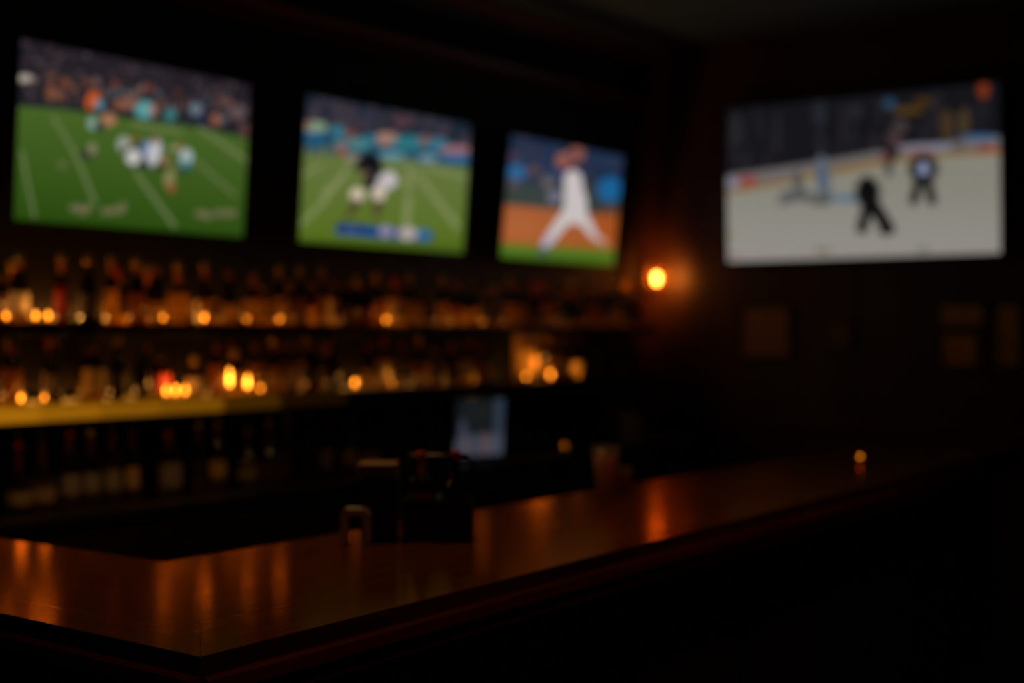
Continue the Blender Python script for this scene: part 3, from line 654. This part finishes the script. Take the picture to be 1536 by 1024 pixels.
# ------------------------------------------------------------------ things on the bar
def floor_pt(px, py, z=TZ): return on_z(px, py, z)
NB = on_z(534, 814, TZ)
view = AZ-PI/2     # faces the camera side
clip = thing('menu_clip', 'small pale metal arch-shaped menu holder standing on the bar corner', 'menu holder', NB, view)
bm = bmesh.new(); hw, hh, th = .035, .083, .017
pts = [(-hw, 0), (-hw, hh-.012), (-hw+.012, hh), (hw-.012, hh), (hw, hh-.012), (hw, 0)]
inn = [(-hw+th, 0), (-hw+th, hh-.02), (-hw+th+.006, hh-th), (hw-th-.006, hh-th), (hw-th, hh-.02), (hw-th, 0)]
for y0 in (-.015, .015):
    pass
Vf = [[bm.verts.new((x, yy, z)) for x, z in pts] for yy in (-.015, .015)]; Vi = [[bm.verts.new((x, yy, z)) for x, z in inn] for yy in (-.015, .015)]
for i in range(5):
    bm.faces.new((Vf[0][i], Vf[0][i+1], Vf[1][i+1], Vf[1][i])); bm.faces.new((Vi[0][i], Vi[1][i], Vi[1][i+1], Vi[0][i+1]))
    bm.faces.new((Vf[0][i], Vi[0][i], Vi[0][i+1], Vf[0][i+1])); bm.faces.new((Vf[1][i], Vf[1][i+1], Vi[1][i+1], Vi[1][i]))
for k in (0, 5): bm.faces.new((Vf[0][k], Vf[1][k], Vi[1][k], Vi[0][k]))
bmesh.ops.recalc_face_normals(bm, faces=bm.faces[:])
bm_obj('arch', bm, mat('pale_metal', (.6, .5, .4), .45, .3), clip)
def local(px, py): p = on_z(px, py, TZ); return p
# black napkin box with napkins
nbp = local(572, 812)
nb = thing('napkin_box', 'black napkin box on the bar, right of the arch-shaped holder, napkins on top', 'napkin box', (nbp.x, nbp.y, TZ), view)
bm = bmesh.new(); add_box(bm, -.05, .036, 0, .13, 0, .150, .005); bm_obj('box_body', bm, M_black, nb)
bm = bmesh.new()
for i in range(7): add_box(bm, -.060+random.uniform(-.002, .002), .034+random.uniform(-.002, .002), .005, .125, .152+i*.0045, .1556+i*.0045, .001)
bm_obj('napkins', bm, mat('tan_napkin', (.22, .12, .05), .8), nb)
cdp = local(656, 812)
cd = thing('bar_caddy', 'black bar caddy on the bar with bottle compartments, beside the napkin box', 'caddy', (cdp.x, cdp.y, TZ), view)
bm = bmesh.new()
for a in ((-.085, .085, 0, .006, 0, .10), (-.085, .085, .124, .13, 0, .10), (-.085, -.079, .006, .124, 0, .10), (.079, .085, .006, .124, 0, .10), (-.079, .079, .006, .124, 0, .005), (-.003, .003, .006, .124, .005, .10)):
    add_box(bm, *a)
bm_obj('tray', bm, M_black, cd)
tube('handle', [(-.082, .065, .10), (-.082, .065, .185), (-.07, .065, .20), (.07, .065, .20), (.082, .065, .185), (.082, .065, .10)], .005, M_black, cd)
Rv = Matrix.Rotation(view, 3, 'Z')
for k, (dx, sh, gl, cp, tx) in enumerate(((-.042, 'round', 'brown', 'red', 'dark brown bottle standing in the left half of the black bar caddy'), (.042, 'slim', 'black', 'red', 'dark bottle standing in the right half of the black bar caddy'))):
    q = Rv @ Vector((dx, .065, .0055))
    b_ = bottle(sh, gl, None, cp, (cdp.x+q.x, cdp.y+q.y, TZ+.0055), tx, None, .70 if sh == 'round' else .66, 0)
    if 'group' in b_: del b_['group']
# glasses
def pint(loc, text, h=.148, r0=.030, r1=.043, fill=None, name='pint_glass'):
    g_ = thing(name, text, 'glass', loc)
    lathe('glass_wall', [(r0, 0), (r0+.001, .004), (r1, h), (r1-.002, h), (r0-.0015, .01), (.001, .009)], M_glass, g_, seg=28)
    if fill: lathe('drink', [(r0-.002, .0105), (r0-.002+(r1-r0)*.8, h*.8), (.001, h*.8)], fill, g_, seg=24)
    return g_
beer = bottle_glass('beer', (.95, .42, .1), .6)
p = local(900, 738); p.y = min(p.y, 2.36); pint((p.x, p.y, TZ), 'tall glass of amber beer standing near the inner edge of the bar', fill=beer)
p = local(933, 735); p.y = min(p.y, 2.37); pint((p.x, p.y, TZ), 'short glass just right of the tall beer glass on the bar', .075, .028, .033, fill=M_brown, name='tumbler')

p = local(1290, 692)
c_ = candle((p.x, p.y, TZ), .12, 'small candle added as an amber dot, alone near the far end of the bar'); del c_['group']  # candle added only to make a faint amber dot
q = on_y(847, 640, 4.40)
c_ = candle((q.x, 4.40, .92), .08, 'tiny candle added as a dim dot on the worktop, right of the till screen'); del c_['group']  # second candle added for a dim spot of glow

# ------------------------------------------------------------------ till screen and things on the worktop
tl = on_y(717, 640, 4.35)
till = thing('till_screen', 'small upright till screen glowing bluish on the back worktop', 'till', (tl.x, tl.y, .92), -.50)
scr = screen_mesh('display', p5, .262, .285, till, .6); scr.location = (0, -.022, tl.z-.92+.0); scr.rotation_euler = (.1, 0, 0)
bm = bmesh.new(); add_box(bm, -.142, .142, -.018, .015, -.153, .153, .006); o = bm_obj('housing', bm, M_black, till); o.location = (0, 0, tl.z-.92); o.rotation_euler = (.1, 0, 0)
bm = bmesh.new(); add_box(bm, -.09, .09, -.06, .09, 0, .012, .004); add_box(bm, -.03, .03, .02, .05, .01, .25, .004); bm_obj('stand', bm, M_black, till)
bp = on_y(947, 650, 4.45)
bx = thing('storage_box', 'plain brown box on the back worktop near the corner', 'box', (bp.x-.02, 4.50, .92), -.2)
bm = bmesh.new(); add_box(bm, -.09, .09, -.07, .07, 0, .13, .003); bm_obj('box_body', bm, mat('kraft_card', (.65, .32, .11), .7), bx)
bm = bmesh.new(); add_box(bm, -.093, .093, -.073, .073, .131, .155, .003); bm_obj('lid', bm, mat('kraft_card_lid', (.68, .34, .12), .7), bx)
# lower work shelf behind the bar with glasses and a cloth
us = thing('under_bar_shelf', 'steel work shelf behind the bar, lower than the bar top', 'work shelf', (0, 0, 0))
box('steel_top', 2.9, 6.4, 2.44, 2.92, .86, .885, M_steel, us, .004)
box('splash', 2.9, 6.4, 2.43, 2.439, .80, 1.0, M_steel, us)
for x in (2.95, 4.6, 6.35):
    for y in (2.46, 2.89): box('leg', x-.016, x+.016, y-.016, y+.016, 0, .86, M_steel, us)
p = on_z(724, 735, .885); p.y = min(max(p.y, 2.5), 2.85)
cl = None
for k, (px, yy, txt) in enumerate(((815, 2.78, 'upturned tumbler on the steel work shelf, left one of the pair'), (850, 2.78, 'upturned tumbler on the steel work shelf, right one of the pair'))):
    q = on_y(px, 740, yy)
    g_ = thing('tumbler', txt, 'glass', (q.x, yy, .885), 0, 'upturned tumblers on the steel work shelf')
    lathe('glass_wall', [(.040, 0), (.034, .09), (.030, .095), (.001, .095)], bottle_glass('tumbler_glass%d' % k, (.8, .7, .5), .3), g_, seg=24)
q = on_y(724, 735, 2.75)
bm = bmesh.new()
for i in range(4): add_box(bm, -.07+.004*i, .07-.003*i, -.05, .05, i*.014, i*.014+.013, .005)
cl = bm_obj('bar_towel', bm, M_towel); cl.location = (q.x, 2.75, .886); cl.rotation_euler = (0, 0, -.6)
tag(cl, 'folded pinkish bar towel on the steel work shelf', 'towel')

# ------------------------------------------------------------------ framed prints on the right-hand wall
def frame(px0, py0, px1, py1, label, c1, c2, glow=None):
    a = on_x(px0, py0, X1-.02); b = on_x(px1, py1, X1-.02)
    yc = (a.y+b.y)/2; zc = (a.z+b.z)/2; W = abs(a.y-b.y); Hh = abs(a.z-b.z)
    r = thing('framed_picture', label, 'picture', (X1-.002, yc, zc), -PI/2, 'framed pictures on the right wall')
    bm = bmesh.new(); f = .022
    for q in ((-W/2-f, W/2+f, Hh/2, Hh/2+f), (-W/2-f, W/2+f, -Hh/2-f, -Hh/2), (-W/2-f, -W/2, -Hh/2, Hh/2), (W/2, W/2+f, -Hh/2, Hh/2)):
        add_box(bm, q[0], q[1], -.028, -.001, q[2], q[3], .003)
    bm_obj('frame', bm, M_shelf, r)
    bm = bmesh.new(); add_box(bm, -W/2, W/2, -.012, -.002, -Hh/2, Hh/2)
    bm_obj('print', bm, noisy('print_paper', c1, c2, (9, 9, 9), 3, .5), r)
    return r
frame(1112, 462, 1182, 532, 'square brown framed picture on the right wall, nearest the corner', (.42, .19, .07), (.30, .13, .05))
frame(1408, 458, 1474, 488, 'wide low framed picture on the right wall, upper of the pair at right', (.80, .42, .10), (.5, .25, .06))
frame(1412, 502, 1464, 548, 'small framed picture on the right wall, under the wide low one', (.90, .42, .08), (.65, .28, .05))
frame(1492, 458, 1528, 548, 'tall framed picture at the right edge of the view', (.75, .42, .08), (.5, .26, .05))
frame(1235, 485, 1275, 520, 'small dim framed picture on the right wall under the hockey television', (.16, .06, .03), (.10, .04, .02))

# ------------------------------------------------------------------ warm fill lamps added on the ceiling, out of view
def added_fill_lamp(x, y, pw, label):
    r = thing('added_fill_lamp', label, 'lamp', (x, y, H), 0)
    lathe('housing', [(.055, -.14), (.06, -.135), (.06, -.002), (.05, -.001)], M_black, r, seg=24)
    lathe('lens', [(.045, -.139), (.001, -.139)], mat('warm_lens', (1, .6, .2), .5, emit=(1, .5, .15), es=1.0), r, seg=24)
    l = bpy.data.lights.new('fill_light', 'SPOT'); l.energy = pw; l.color = (1, .50, .17); l.spot_size = 1.9; l.spot_blend = .7; l.shadow_soft_size = .06
    o = bpy.data.objects.new('fill_light', l); C.objects.link(o); o.location = (0, 0, -.16); o.parent = r
added_fill_lamp(1.2, .5, 11.0, 'unseen warm fill lamp added above the near bar corner')
added_fill_lamp(3.6, .4, 14.0, 'unseen warm fill lamp added in front of the long bar run')
added_fill_lamp(2.8, 2.9, 44.0, 'unseen warm fill lamp added behind the bar over the workspace')
